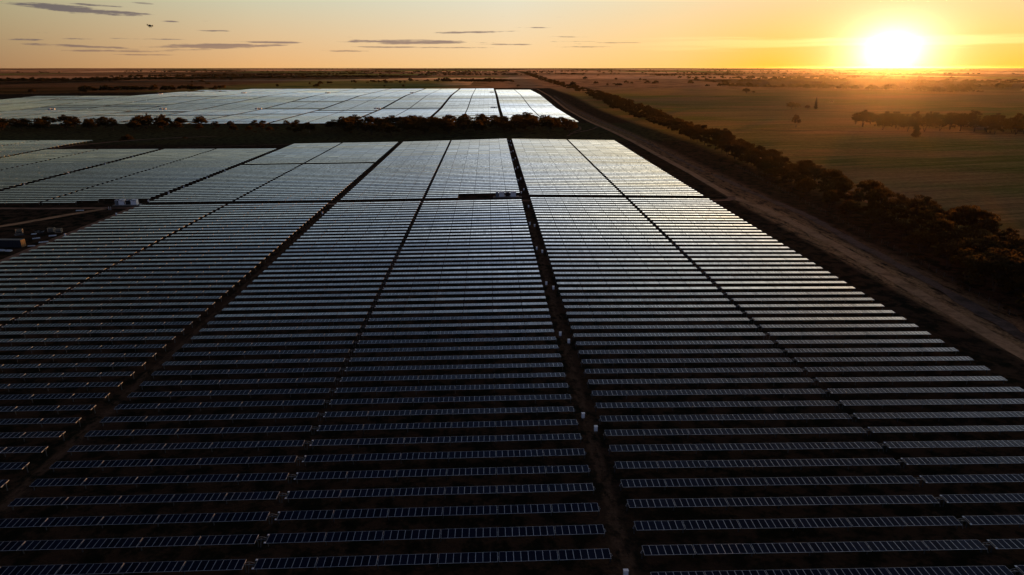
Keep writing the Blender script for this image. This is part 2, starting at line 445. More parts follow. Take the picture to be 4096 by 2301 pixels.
# ------------------------------------------------------------------ ground, roads
def build_ground():
    xs = sorted(set([0, 93, -93, 110, 190, -190] + list(np.arange(-420, 421, 14)) + [s * v for s in (-1, 1) for v in (450, 500, 600, 750, 900, 1200, 1600, 2200, 3000, 4500, 7000, 11000, 15000)]))
    ys = sorted(set([0, 180, 200, 330, 345, 620, 650, 865, 874] + list(np.arange(-60, 900, 15)) + list(np.arange(900, 1600, 35)) + [-200, -600, -1500, -3000, 1700, 1850, 2000, 2300, 2600, 3000, 3600, 4500, 6000, 8000, 10000, 12000, 14000]))
    X, Y = np.meshgrid(xs, ys); Zg = zt(X, Y)
    v = np.stack([X, Y, Zg], -1).reshape(-1, 3); nx = len(xs)
    i, j = np.meshgrid(np.arange(nx - 1), np.arange(len(ys) - 1)); b = (j * nx + i).ravel()
    me = fast_mesh('ground', v, np.stack([b, b + 1, b + 1 + nx, b + nx], -1), [M['soil']])
    tag(add('ground', me), 'dark reddish soil and paddocks running flat to the horizon', 'ground', kind='structure')


build_ground()


def strip(name, pts, w, mat, label, cat, lift=.10, jag=.25):
    """a track laid along a line on the ground, with uneven edges"""
    P = []
    for (a, b) in zip(pts[:-1], pts[1:]):
        n = max(1, int(math.dist(a[:2], b[:2]) / 6))
        for k in range(n):
            t = k / n; P.append([a[i] + (b[i] - a[i]) * t for i in range(len(a))])
    P.append(list(pts[-1])); mb = MB(); prev = None
    for k, p in enumerate(P):
        q0, q1 = P[max(0, k - 1)], P[min(len(P) - 1, k + 1)]
        d = Vector((q1[0] - q0[0], q1[1] - q0[1])).normalized(); nrm = Vector((-d.y, d.x))
        hw = (p[2] if len(p) > 2 else w) / 2
        row = []
        for s in (-1, -.33, .33, 1):
            e = hw * s * (1 + (random.uniform(-jag, jag) if abs(s) == 1 else 0))
            xx, yy = p[0] + nrm.x * e, p[1] + nrm.y * e
            row.append((xx, yy, Z(xx, yy) + lift))
        if prev:
            for i in range(3):
                mb.quad([prev[i + 1], prev[i], row[i], row[i + 1]])
        prev = row
    # weld
    me = mb.mesh(name, mat)
    return tag(add(name, me), label, cat, kind='structure')


strip('dirt_road', [(99, 2090), (119, 1969), (112.6, 1552), (110.2, 1212), (109.3, 953), (112, 744), (111.4, 582), (111.7, 439), (110.5, 375), (110.2, 352), (112, 340), (115, 325), (116, 292), (115.5, 253), (113, 200), (111.5, 172), (110, 150), (107, 90)], 4.6, M['road'], 'pale dirt road along the edge of the solar farm', 'road', jag=.06)
strip('sandy_track', [(124, 430), (125, 367), (129, 308), (125, 253), (122.5, 199), (119, 162), (116, 130), (112, 90)], 4.2, M['sand'], 'sandy wheel track between the road and the tree belt', 'path', .16, .35)
strip('verge_track', [(122, 1500), (119.5, 1240), (123, 953), (124, 744), (122, 582), (121, 439)], 3.2, M['sand'], 'faint sandy track beside the tree belt', 'path', .12, .35)
strip('cross_track', [(-300, 338.5), (-222, 336), (-194, 337), (-100, 339.6), (0, 339.6), (20, 340.2)], 4.0, M['dirt'], 'bare cross track running between the panel blocks', 'path', .12, .12)
strip('track_bend', [(96, 343), (104, 344), (108.5, 349), (110, 356)], 4.0, M['dirt'], 'curved spur joining the cross track to the road', 'path', .13, .1)
strip('yard_track', [(-262, 270), (-240, 286), (-226, 303), (-214, 322), (-205, 334)], 4.4, M['road'], 'pale yard track curving past the container', 'path', .14, .1)
strip('edge_track', [(-192.5, 334), (-192.6, 300), (-192.4, 240), (-192.5, 190)], 3.6, M['dirt'], 'dirt track along the left end of the panel rows', 'path', .13, .2)
strip('sandy_path', [(58, 668), (66, 700), (80, 725), (96, 760), (108, 800)], 2.6, M['sand'], 'sandy path curving from the panels to the road', 'path', .12, .4)
strip('sandy_loop', [(40, 830), (66, 822), (86, 790), (80, 745), (70, 720)], 2.2, M['sand'], 'sandy loop beyond the middle panel block', 'path', .15, .4)
strip('scrub_path', [(-382, 585), (-380, 620), (-366, 655), (-330, 690), (-290, 706)], 5.0, M['sand'], 'bare sandy clearing behind the left panels', 'path', .12, .5)
strip('perimeter_path', [(-283, 600), (-240, 612), (-196, 622), (-150, 628)], 2.2, M['sand'], 'thin pale path behind the left panel blocks', 'path', .12, .3)

strip('field_track', [(204, 752), (262, 739), (336, 723), (411, 713), (478, 695), (560, 676)], 2.2, M['sand'], 'pale farm track crossing the right paddock', 'path', .12, .2)
strip('field_furrow', [(204, 755.5), (262, 742.5), (336, 726.5), (411, 716.5), (478, 698.5), (560, 679.5)], 2.6, M['scrub'], 'dark unploughed strip beside the farm track', 'path', .12, .3)
strip('paddock_hedge_shadow', [(255, 2224), (396, 2134), (533, 2077), (735, 2019), (932, 1833), (1250, 1637), (1500, 1500)], 11, M['scrub'], 'painted hedge shadow along the boundary between the paddocks', 'path', .5, .5)  # shadow line of the hedge, laid as a dark ground strip
strip('paddock_divide', [(402, 1118), (505, 1076), (554, 1021), (640, 960)], 5, M['scrub'], 'dark curved boundary right of the column tree', 'path', .3, .5)
strip('belt_track', [(179, 150), (180, 230), (176, 300), (173, 350), (176, 420), (181, 483), (188, 560), (196, 632), (206, 720)], 3.4, M['road'], 'pale sandy track on the field side of the tree belt', 'path', .13, .25)

# ------------------------------------------------------------------ solar trackers
PW = 1.01      # module pitch
ML = 1.98      # module length across the row
BG = .17       # gap between banks
MG = 1.6       # gap at the drive post
def TILT(y):
    """the rows rest leaning a little towards the viewer, more so up the slope and in the far array (degrees)"""
    return float(np.interp(y, [80, 200, 340, 620, 870, 2000], [.8, 1.1, 1.7, 2.4, 3.6, 4.4]))



def GROUP(b, y):
    """neighbouring rows share a drive setting, so tone changes from group to group"""
    return random.Random(int(b) * 977 + int(y // 52)).gauss(0, .38)


TH = 1.30      # height of the torque tube


def module(mb, x, glass=0, fr=1, bk=2):
    w, h, b, t = .99 / 2, ML / 2, .024, .038
    cx = x + PW / 2; zz = .11
    x0, x1, y0, y1 = cx - w, cx + w, -h, h
    o = [(x0, y0), (x1, y0), (x1, y1), (x0, y1)]; i = [(x0 + b, y0 + b), (x1 - b, y0 + b), (x1 - b, y1 - b), (x0 + b, y1 - b)]
    for k in range(4):
        l = (k + 1) % 4
        mb.quad([(*o[k], zz), (*o[l], zz), (*i[l], zz), (*i[k], zz)], fr)
        mb.quad([(*o[k], zz - t), (*o[l], zz - t), (*o[l], zz), (*o[k], zz)], fr)
    mb.quad([(*p, zz - .003) for p in i], glass)
    mb.quad([(*p, zz - t) for p in reversed(o)], bk)


def rails(mb, n):
    for k in range(n + 1):
        x = k * PW
        mb.box(max(0, x - .03), min(n * PW, x + .03) if k == n else x + .03, -.55, .55, .02, .068, 3)


def ends(mb, n):
    mb.box(n * PW + .002, n * PW + .012, -ML / 2, ML / 2, -.02, .106, 1)  # plate added on the right end so the low sun draws a lit edge


def bank_mesh(n, full=True):
    mb = MB()
    if full:
        for k in range(n):
            module(mb, k * PW)
        rails(mb, n)
        ends(mb, n)
    else:
        mb.box(.02, n * PW - .02, -.50, .50, .045, .066, 3)
        ends(mb, n)
    return mb.mesh('panel_bank', [M['glass'], M['alu'], M['back'], M['steel']])


BANK = {n: bank_mesh(n) for n in (7, 8)}
BANKR = {n: bank_mesh(n, False) for n in (7, 8)}
_mb = MB(); module(_mb, 0); MODULE = _mb.mesh('solar_module', [M['glass'], M['alu'], M['back'], M['steel']])


def layout(mirror, keep=None):
    """[(x, n)] of the banks along a tracker and the span of the drive gap, x from the left end"""
    seq = [7, 8, 8, 8, 8, 8, 'g', 8, 8, 8, 8, 8]
    if mirror:
        seq = seq[::-1]
    out = []; x = 0; gap = None; first = True
    for s in seq:
        if s == 'g':
            gap = (x, x + MG); x += MG; first = True; continue
        if not first:
            x += BG
        out.append((x, s)); x += s * PW; first = False
    return out, gap, x


LAY = {m: layout(m) for m in (False, True)}
WID = LAY[False][2]


def post_xs(mirror, used):
    banks, gap, W = LAY[mirror]; xs = []
    for i in used:
        x, n = banks[i]; xs += [x - BG / 2, x + n * PW + BG / 2]
    out = []
    for x in sorted(xs):
        if not out or x - out[-1] > .5:
            out.append(x)
    return out


def frame_mesh(mirror, used, posts):
    banks, gap, W = LAY[mirror]; x0 = banks[used[0]][0] - .25; x1 = banks[used[-1]][0] + banks[used[-1]][1] * PW + .25
    mb = MB(); mb.tube((x0, 0, TH), (x1, 0, TH), .065, n=6)
    if posts:
        for x in post_xs(mirror, used):
            mb.box(x - .05, x + .05, -.08, .08, -.3, TH - .05)
    return mb.mesh('support_frame' if posts else 'torque_tube', M['steel'])


_mb = MB()
for sx in (-.055, .045):
    _mb.box(sx, sx + .01, -.09, .09, -.3, TH - .08)
_mb.box(-.045, .045, -.006, .006, -.3, TH - .08); _mb.box(-.09, .09, -.11, .11, TH - .08, TH + .09)
POST = _mb.mesh('support_post', M['steel'])
_mb = MB(); _mb.box(-.10, .10, -.12, .12, TH - .22, TH + .12); _mb.tube((0, -.1, TH - .2), (0, -.55, .35), .04, n=6)
DRIVE = _mb.mesh('drive_motor', M['steel'])
_mb = MB()
for k in range(10):
    a, b = k / 10, (k + 1) / 10
    _mb.tube((-.75 + 1.5 * a, .12, TH + .12 + .22 * math.sin(math.pi * a)), (-.75 + 1.5 * b, .12, TH + .12 + .22 * math.sin(math.pi * b)), .03, n=5)
CABLE = _mb.mesh('cable_arc', M['grey'])
_mb = MB()
_mb.quad([(0, -.99, .11), (.26, -.99, .11), (.26, -.70, .11), (0, -.70, .11)], 1); _mb.quad([(0, .66, .11), (.26, .66, .11), (.26, .99, .11), (0, .99, .11)], 1)
_mb.quad([(0, -.70, .11), (.26, -.70, .11), (.26, .66, .11), (0, .66, .11)], 2)
_mb.box(0, .26, -.99, .99, .06, .105, 0); _mb.box(.04, .22, -.94, -.76, .108, .14, 1); _mb.box(.04, .22, .70, .94, .108, .14, 1)
CTRL = _mb.mesh('controller_strip', [M['alu'], M['white'], M['black']])
_mb = MB()
for dy in (0,):
    for k in range(6):
        a, b = k / 6 * math.pi, (k + 1) / 6 * math.pi
        _mb.tube((.28 * math.sin(a), dy, TH - .1 - .35 * (1 - math.cos(a)) / 2), (.28 * math.sin(b), dy, TH - .1 - .35 * (1 - math.cos(b)) / 2), .022, n=4)
CABLES = _mb.mesh('cable_loop', M['alu'])

ONES = 'zeroth first second third fourth fifth sixth seventh eighth ninth tenth eleventh twelfth thirteenth fourteenth fifteenth sixteenth seventeenth eighteenth nineteenth'.split()
TENS = {20: 'twent', 30: 'thirt', 40: 'fort', 50: 'fift', 60: 'sixt'}


def ordinal(n):
    if n < 20:
        return ONES[n]
    t, u = n // 10 * 10, n % 10
    return TENS[t] + 'ieth' if u == 0 else TENS[t] + 'y-' + ONES[u]


# blocks: name for labels, left end x, mirrored, y(k), k ranges
def yl(k):
    return 76.9 + 5.25 * k + ML / 2


def yr(k):
    return 77.4 + 5.345 * (k - .0) + ML / 2


BLOCKS = [
    ('first block right of the cabinet aisle', 2.4, False, yr, list(range(-1, 50)) + list(range(51, 101))),
    ('first block left of the cabinet aisle', -2.3 - WID, True, yl, list(range(-1, 50)) + list(range(51, 103))),
    ('second block left of the cabinet aisle', -97.8 - WID, True, yl, list(range(-1, 50)) + [k for k in range(51, 103) if k != 77]),
    ('third block left of the cabinet aisle', -193.3 - WID, True, yl, list(range(51, 96))),
    ('fourth block left of the cabinet aisle', -288.8 - WID, True, yl, list(range(51, 96))),
    ('fifth block left of the cabinet aisle', -384.3 - WID, True, yl, list(range(60, 111))),
]
rows = []
for bi, (bn, x0, mir, yf, ks) in enumerate(BLOCKS):
    for k in ks:
        y = yf(k); used = list(range(11))
        if bi == 1 and k in (51, 52):
            used = list(range(8)) if k == 51 else list(range(9))
            used = list(range(7))
        if bi == 3 and k in (51, 52):
            used = list(range(7)) if k == 51 else list(range(8))
        banks = LAY[mir][0]; vis = []
        for i in used:
            for fx in (0, .5, 1):
                px, py = project(x0 + banks[i][0] + banks[i][1] * PW * fx, y, Z(x0 + banks[i][0], y) + 1.4)
                if -.03 < px < 1.03 and py < 1.03:
                    vis.append(i); break
        if vis:
            vi = banks[vis[len(vis) // 2]][0] + x0
            rows.append((math.dist((x0 + banks[vis[-1]][0], y), CAM[:2]) * .3 + y * .7, bi, k, x0, y, mir, used, vis))
rows.sort()
single, rest = rows[:300], rows[300:]
FR_CACHE = {}
n_mod = 0
for (dd, bi, k, x0, y, mir, used, vis) in single:
    banks, gap, W = LAY[mir]
    xa, xb = x0 + banks[used[0]][0], x0 + banks[used[-1]][0] + banks[used[-1]][1] * PW
    za, zb = Z(xa, y), Z(xb, y); roll = math.atan2(zb - za, xb - xa)
    root = empty('solar_tracker', (x0, y, za - math.tan(roll) * (xa - x0)), (0, -roll, 0))
    n = (50 - k) if k < 50 else (k - 50)
    side = 'before' if k < 50 else 'beyond'
    tag(root, f"{ordinal(n)} row of solar panels {side} the cross track, {BLOCKS[bi][0]}", 'solar panels', 'rows of solar panels')
    tilt0 = random.gauss(TILT(y), .5) + GROUP(bi, y); tilt_b = random.gauss(0, .3)
    near = y < 121; posts = y < 205
    key = (mir, tuple(used), posts, tuple(vis) if near else 0)
    if key not in FR_CACHE:
        FR_CACHE[key] = frame_mesh(mir, used, not posts)
    add('torque_tube' if posts else 'support_frame', FR_CACHE[key], root)
    for i in vis:
        x, nb = banks[i]
        tilt = R(tilt0 + (tilt_b if x > gap[0] else 0) + random.gauss(0, .10))
        if near:
            b = add('panel_bank', BANKR[nb], root, (x, 0, TH), (tilt, 0, 0))
            for q in range(nb):
                px, py = project(x0 + x + q * PW, y, 1.4)
                if -.025 < px < 1.025 and py < 1.03:
                    add('solar_module', MODULE, b, (q * PW, 0, 0), (R(random.gauss(0, .10)), R(random.gauss(0, .10)), 0))
        else:
            add('panel_bank', BANK[nb], root, (x, 0, TH), (tilt, 0, 0))
    if posts:
        lo = banks[vis[0]][0] - 1; hi = banks[vis[-1]][0] + 9
        for x in post_xs(mir, used):
            if lo < x < hi:
                add('support_post', POST, root, (x, 0, 0))
    if y < 250:
        gx = (gap[0] + gap[1]) / 2; px, py = project(x0 + gx, y, 1)
        if -.02 < px < 1.02:
            add('drive_motor', DRIVE, root, (gx - .15, 0, 0)); add('cable_arc', CABLE, root, (gx - .15, 0, 0))
        if -.02 < px < 1.02:
            add('controller_strip', CTRL, root, (gap[1] - .30, 0, TH), (R(tilt0), 0, 0))
    if y < 160 and bi < 2:
        add('cable_loop', CABLES, root, (W + .05 if mir else -.05, 0, 0), (0, 0, 0 if mir else math.pi))

# ---- the rest of the farm: rows past the three hundred that show largest
FAR = []
for (dd, bi, k, x0, y, mir, used, vis) in rest:
    FAR.append((x0, y, mir, vis, True))
for b in range(-1, 12):
    x0 = 2.4 if b < 0 else -2.3 - 95.5 * b - WID
    mir = b >= 0
    y0, y1 = 864, 1862 if b < 0 else (1975 if b < 7 else (1880 if b == 7 else (1500 if b < 10 else 1400)))
    gaps = set(); rr = random.Random(100 + b)
    for _ in range(9):
        g_ = rr.randrange(0, 200); gaps |= {g_} if rr.random() < .6 else {g_, g_ + 1}
    if b >= 0:
        for ys_ in (1150, 1655):
            q = int((ys_ - y0) / 5.3); gaps |= {q}
    if b == 6:
        gaps |= {14, 15, 16}
    if b == 7:
        gaps |= {13, 14}
    k = 0; y = y0
    while y < y1:
        if k not in gaps:
            banks = LAY[mir][0]; vis = [i for i in range(11) if project(x0 + banks[i][0] + 8, y, Z(x0, y) + 1.4)[0] > -.01]
            if vis:
                FAR.append((x0, y, mir, vis, False))
        k += 1; y += 5.3
V, F_, MI = [], [], []
nv = 0
BOXQ = np.array([(0, 3, 2, 1), (4, 5, 6, 7), (0, 1, 5, 4), (1, 2, 6, 5), (2, 3, 7, 6), (3, 0, 4, 7)])


def fbox(x0, x1, yc, hw, z0l, z0r, th, tilt, mis):
    global nv
    s = math.sin(tilt) * hw; c = math.cos(tilt) * hw
    V.append([(x0, yc - c, z0l - th - s), (x1, yc - c, z0r - th - s), (x1, yc + c, z0r - th + s), (x0, yc + c, z0l - th + s),
              (x0, yc - c, z0l - s), (x1, yc - c, z0r - s), (x1, yc + c, z0r + s), (x0, yc + c, z0l + s)])
    F_.append(BOXQ + nv); MI.extend(mis); nv += 8


for (x0, y, mir, vis, midz) in FAR:
    banks = LAY[mir][0]; tb = random.gauss(TILT(y), .42 if midz else .34) + GROUP(int(x0 // 90), y) * (1 if midz else 1.5); W = WID
    za, zb = Z(x0, y), Z(x0 + W, y)
    for i in vis:
        x, n = banks[i]; xl, xr = x, x + n * PW
        h0 = za + (zb - za) * xl / W + 1.41; h1 = za + (zb - za) * xr / W + 1.41
        ti = R(tb + random.gauss(0, .12))
        fbox(x0 + xl, x0 + xr, y, ML / 2, h0, h1, .04, ti, [2, 0, 1, 1, 1, 1])
    xs_ = post_xs(mir, vis)
    for x in xs_[::2] if midz else xs_[::4]:
        zz = za + (zb - za) * x / W
        fbox(x0 + x - .06, x0 + x + .06, y, .08, zz + 1.3, zz + 1.3, 1.6, 0, [3] * 6)
me = fast_mesh('distant_solar_panels', np.array(V).reshape(-1, 3), np.concatenate(F_), [M['glass'], M['alu'], M['back'], M['steel']], MI, True)
tag(add('distant_solar_panels', me), 'countless far rows of solar panels shining beyond the tree strip', 'solar panels', kind='stuff')


# ------------------------------------------------------------------ cabinets in the aisles
def cabinet():
    root = empty('combiner_box', (0, 0, 0))
    b = MB(); b.box(-.30, .30, -.20, .20, .62, 1.58); b.build('cabinet_body', M['white'], root)
    b = MB(); b.box(-.34, .34, -.25, .25, 1.582, 1.64); b.build('cabinet_roof', M['white'], root)
    b = MB(); b.box(-.26, .26, -.222, -.202, .68, 1.50); b.build('cabinet_door', M['white'], root)
    b = MB()
    for sx in (-.24, .16):
        b.box(sx, sx + .08, -.04, .04, -.2, .618)
    b.box(-.16, .16, -.035, .035, .30, .34); b.build('stand', M['steel'], root)
    return root


BOXES = [(-.8, 74.3), (1, 112.6), (-.7, 117.7), (.8, 155.3), (-.8, 160.2), (.9, 197.7), (-.9, 202.1), (.7, 239.5), (-1, 244), (.6, 280.5), (-1.2, 284.2), (.3, 320.4),
         (-1.4, 357), (.4, 365.7), (-1.4, 395.6), (.4, 401.5), (-1.3, 439.5), (.5, 445.8), (-1.3, 482), (.5, 489.6), (-1.3, 525.6), (.6, 531.4), (-1.3, 575), (.4, 570), (-1.4, 602), (.5, 597)]
c0 = cabinet()
nl = nr = 0
pair = {74: 'white cabinet at the very bottom of the middle aisle'}
cntL = [b for b in BOXES if b[0] < 0]; cntR = [b for b in BOXES if b[0] > 0]
cntL.sort(key=lambda b: b[1]); cntR.sort(key=lambda b: b[1])
for i, (x, y) in enumerate(BOXES):
    o = c0 if i == 0 else copy_tree(c0)
    o.location = (x, y, Z(x, y)); o.rotation_euler = (0, 0, R(random.uniform(-2, 2)))
    s = 'left' if x < 0 else 'right'; lst = cntL if x < 0 else cntR
    before = [b for b in lst if b[1] < 340]; after = [b for b in lst if b[1] > 340]
    if y < 340:
        n = len(before) - before.index((x, y)); lab = f"{ordinal(n)} white cabinet before the cross track, {s} side of the middle aisle"
    else:
        n = after.index((x, y)) + 1; lab = f"{ordinal(n)} white cabinet beyond the cross track, {s} side of the middle aisle"
    tag(o, lab, 'electrical cabinet', 'white cabinets along the aisles')
SIDE = [(-190.6, 316.8, 'white cabinet at the left row ends, nearest the cross track'), (-190.6, 276.5, 'sunlit white cabinet midway along the left row ends'), (-190.6, 234.5, 'white cabinet at the left frame edge beside the row ends'),
        (-95.4, 313.4, 'lone white cabinet in the left aisle just before the cross track'), (-191.0, 349.0, 'white cabinet beside the far end of the left inverter station'), (-190.9, 372, 'second pale cabinet up the aisle behind the left station'),
        (-190.9, 391, 'third pale cabinet up the aisle behind the left station'), (-190.9, 425, 'fourth pale cabinet up the aisle behind the left station'), (-190.9, 455, 'fifth pale cabinet up the aisle behind the left station'), (-286.6, 372, 'pale cabinet in the far left aisle, lowest one'),
        (-286.6, 402.9, 'pale cabinet in the far left aisle, second from its bottom'), (-286.6, 447, 'pale cabinet in the far left aisle, third from its bottom'), (-286.6, 491, 'pale cabinet in the far left aisle, fourth from its bottom'), (-286.6, 530, 'pale cabinet in the far left aisle, topmost one')]
for i, (ln, y) in enumerate([(9, 1460), (9, 1420), (9, 1320), (8, 1452), (8, 1399), (8, 1300), (7, 1371), (7, 1319), (7, 1168), (7, 1110), (5, 955), (8, 1200)]):
    x = -95.5 * ln - .1
    SIDE.append((x, y, f"tiny sunlit cabinet dot in the far array, {ordinal(i + 1)} counting in from the upper left"))
for x, y, lab in SIDE:
    o = copy_tree(c0); o.location = (x, y, Z(x, y)); o.rotation_euler = (0, 0, 0)
    tag(o, lab, 'electrical cabinet', 'white cabinets along the aisles')


# ------------------------------------------------------------------ inverter stations
def station():
    root = empty('inverter_station', (0, 0, 0))
    b = MB(); b.box(-7.4, 7.4, -1.6, 1.6, -.3, .45); b.box(-7.4, -6.9, -1.62, -1.602, .0, .45); b.build('timber_base', M['tan'], root)
    b = MB(); b.box(-5.2, 5.9, -1.25, 1.25, .452, .66); b.build('steel_skid', M['concrete'], root)
    b = MB(); b.box(-6.0, -4.75, -1.3, -.1, .46, 2.95); cb = b.build('control_cabinet', M['grey'], root)
    b = MB(); b.tube((-5.1, -.6, 2.952), (-5.1, -.6, 3.06), .34, .30, 12); b.tube((-5.1, -.6, 3.06), (-5.1, -.6, 3.25), .30, .10, 12); b.build('satellite_dome', M['white'], cb)
    b = MB(); b.box(-5.95, -4.8, -1.28, -.12, 2.952, 2.99); b.build('cabinet_lid', M['white'], cb)
    b = MB(); b.tube((-6.05, -.7, 2.3), (-6.05, -.7, 4.4), .03, n=5); b.box(-6.25, -5.75, -.72, -.68, 4.3, 4.36); b.build('weather_mast', M['alu'], root)
    for x in (-3.0, 3.0):
        b = MB(); b.box(x - 1.35, x + 1.35, -1.1, 1.1, .662, 2.85); iv = b.build('inverter_housing', M['white'], root)
        b = MB(); b.box(x - 1.42, x + 1.42, -1.2, 1.2, 2.852, 3.04); b.build('housing_roof', M['white'], iv)
        b = MB(); b.box(x - 1.2, x + 1.2, -1.125, -1.102, .8, 2.45); b.build('housing_door', M['white'], iv)
        b = MB(); b.box(x - 1.28, x + 1.28, -1.13, -1.102, 2.52, 2.80); b.build('louvre_panel', M['grey'], iv)
        b = MB(); b.box(x - .2, x + .25, -1.14, -1.127, 2.15, 2.24); b.box(x + .85, x + 1.0, -1.16, -1.127, 1.95, 2.10); b.build('door_handle', M['grey'], iv)
    b = MB(); b.box(-1.0, 1.0, -.95, .95, .662, 2.75)
    for k in range(7):
        b.box(-.7 + k * .2, -.66 + k * .2, -1.1, -.952, 1.0, 2.4)
    tr = b.build('transformer', M['dark'], root)
    b = MB(); b.box(-.72, .72, -1.16, -1.101, .95, 2.45); b.build('cooling_grille', M['black'], tr)
    b = MB(); b.box(-.7, .35, -.5, .3, 2.752, 3.0); b.tube((.7, 0, 2.75), (.7, 0, 3.1), .12, n=8); b.build('bushing_cover', M['white'], tr)
    for x in (-1.33, 1.33):
        b = MB(); b.box(x - .30, x + .30, -.35, .35, 2.2, 2.6); b.box(x - .30, x + .30, -.35, .35, .80, 1.0); b.build('bus_duct', M['white'], root)
    b = MB(); b.tube((-1.35, -.9, .7), (-1.35, -.9, 7.4), .035, .02, 6); b.build('lightning_mast', M['alu'], root)
    return root


STN = [(-8.9, 348.6, 'white inverter station on its timber skid beside the middle aisle'), (-197.5, 342.2, 'sunlit white inverter station at the left end of the cross track'),
       (-8, 1151, 'tiny far inverter station beside the middle aisle, lower one'), (-197, 1151, 'tiny far inverter station, one block left of the middle aisle one'),
       (-388, 1151, 'tiny inverter station in the far array above the lone forked trees'), (-540, 1151, 'tiny inverter station in the far array above the sunlit treetops'), (-715, 1151, 'tiny sunlit inverter station in the far array, leftmost one'),
       (-8, 1656, 'tiny inverter station near the top of the middle aisle'), (-193, 1656, 'tiny inverter station at the far array top, second from the middle aisle'), (-388, 1656, 'tiny inverter station at the far array top, third from the middle aisle'),
       (-580, 1656, 'tiny inverter station at the far array top, fourth from the middle aisle'), (-745, 1600, 'tiny inverter station at the far array top, leftmost one')]
s0 = station()
for i, (x, y, lab) in enumerate(STN):
    o = s0 if i == 0 else copy_tree(s0)
    o.location = (x, y, Z(x, y) + .1)
    tag(o, lab, 'inverter station', 'inverter stations among the panels')


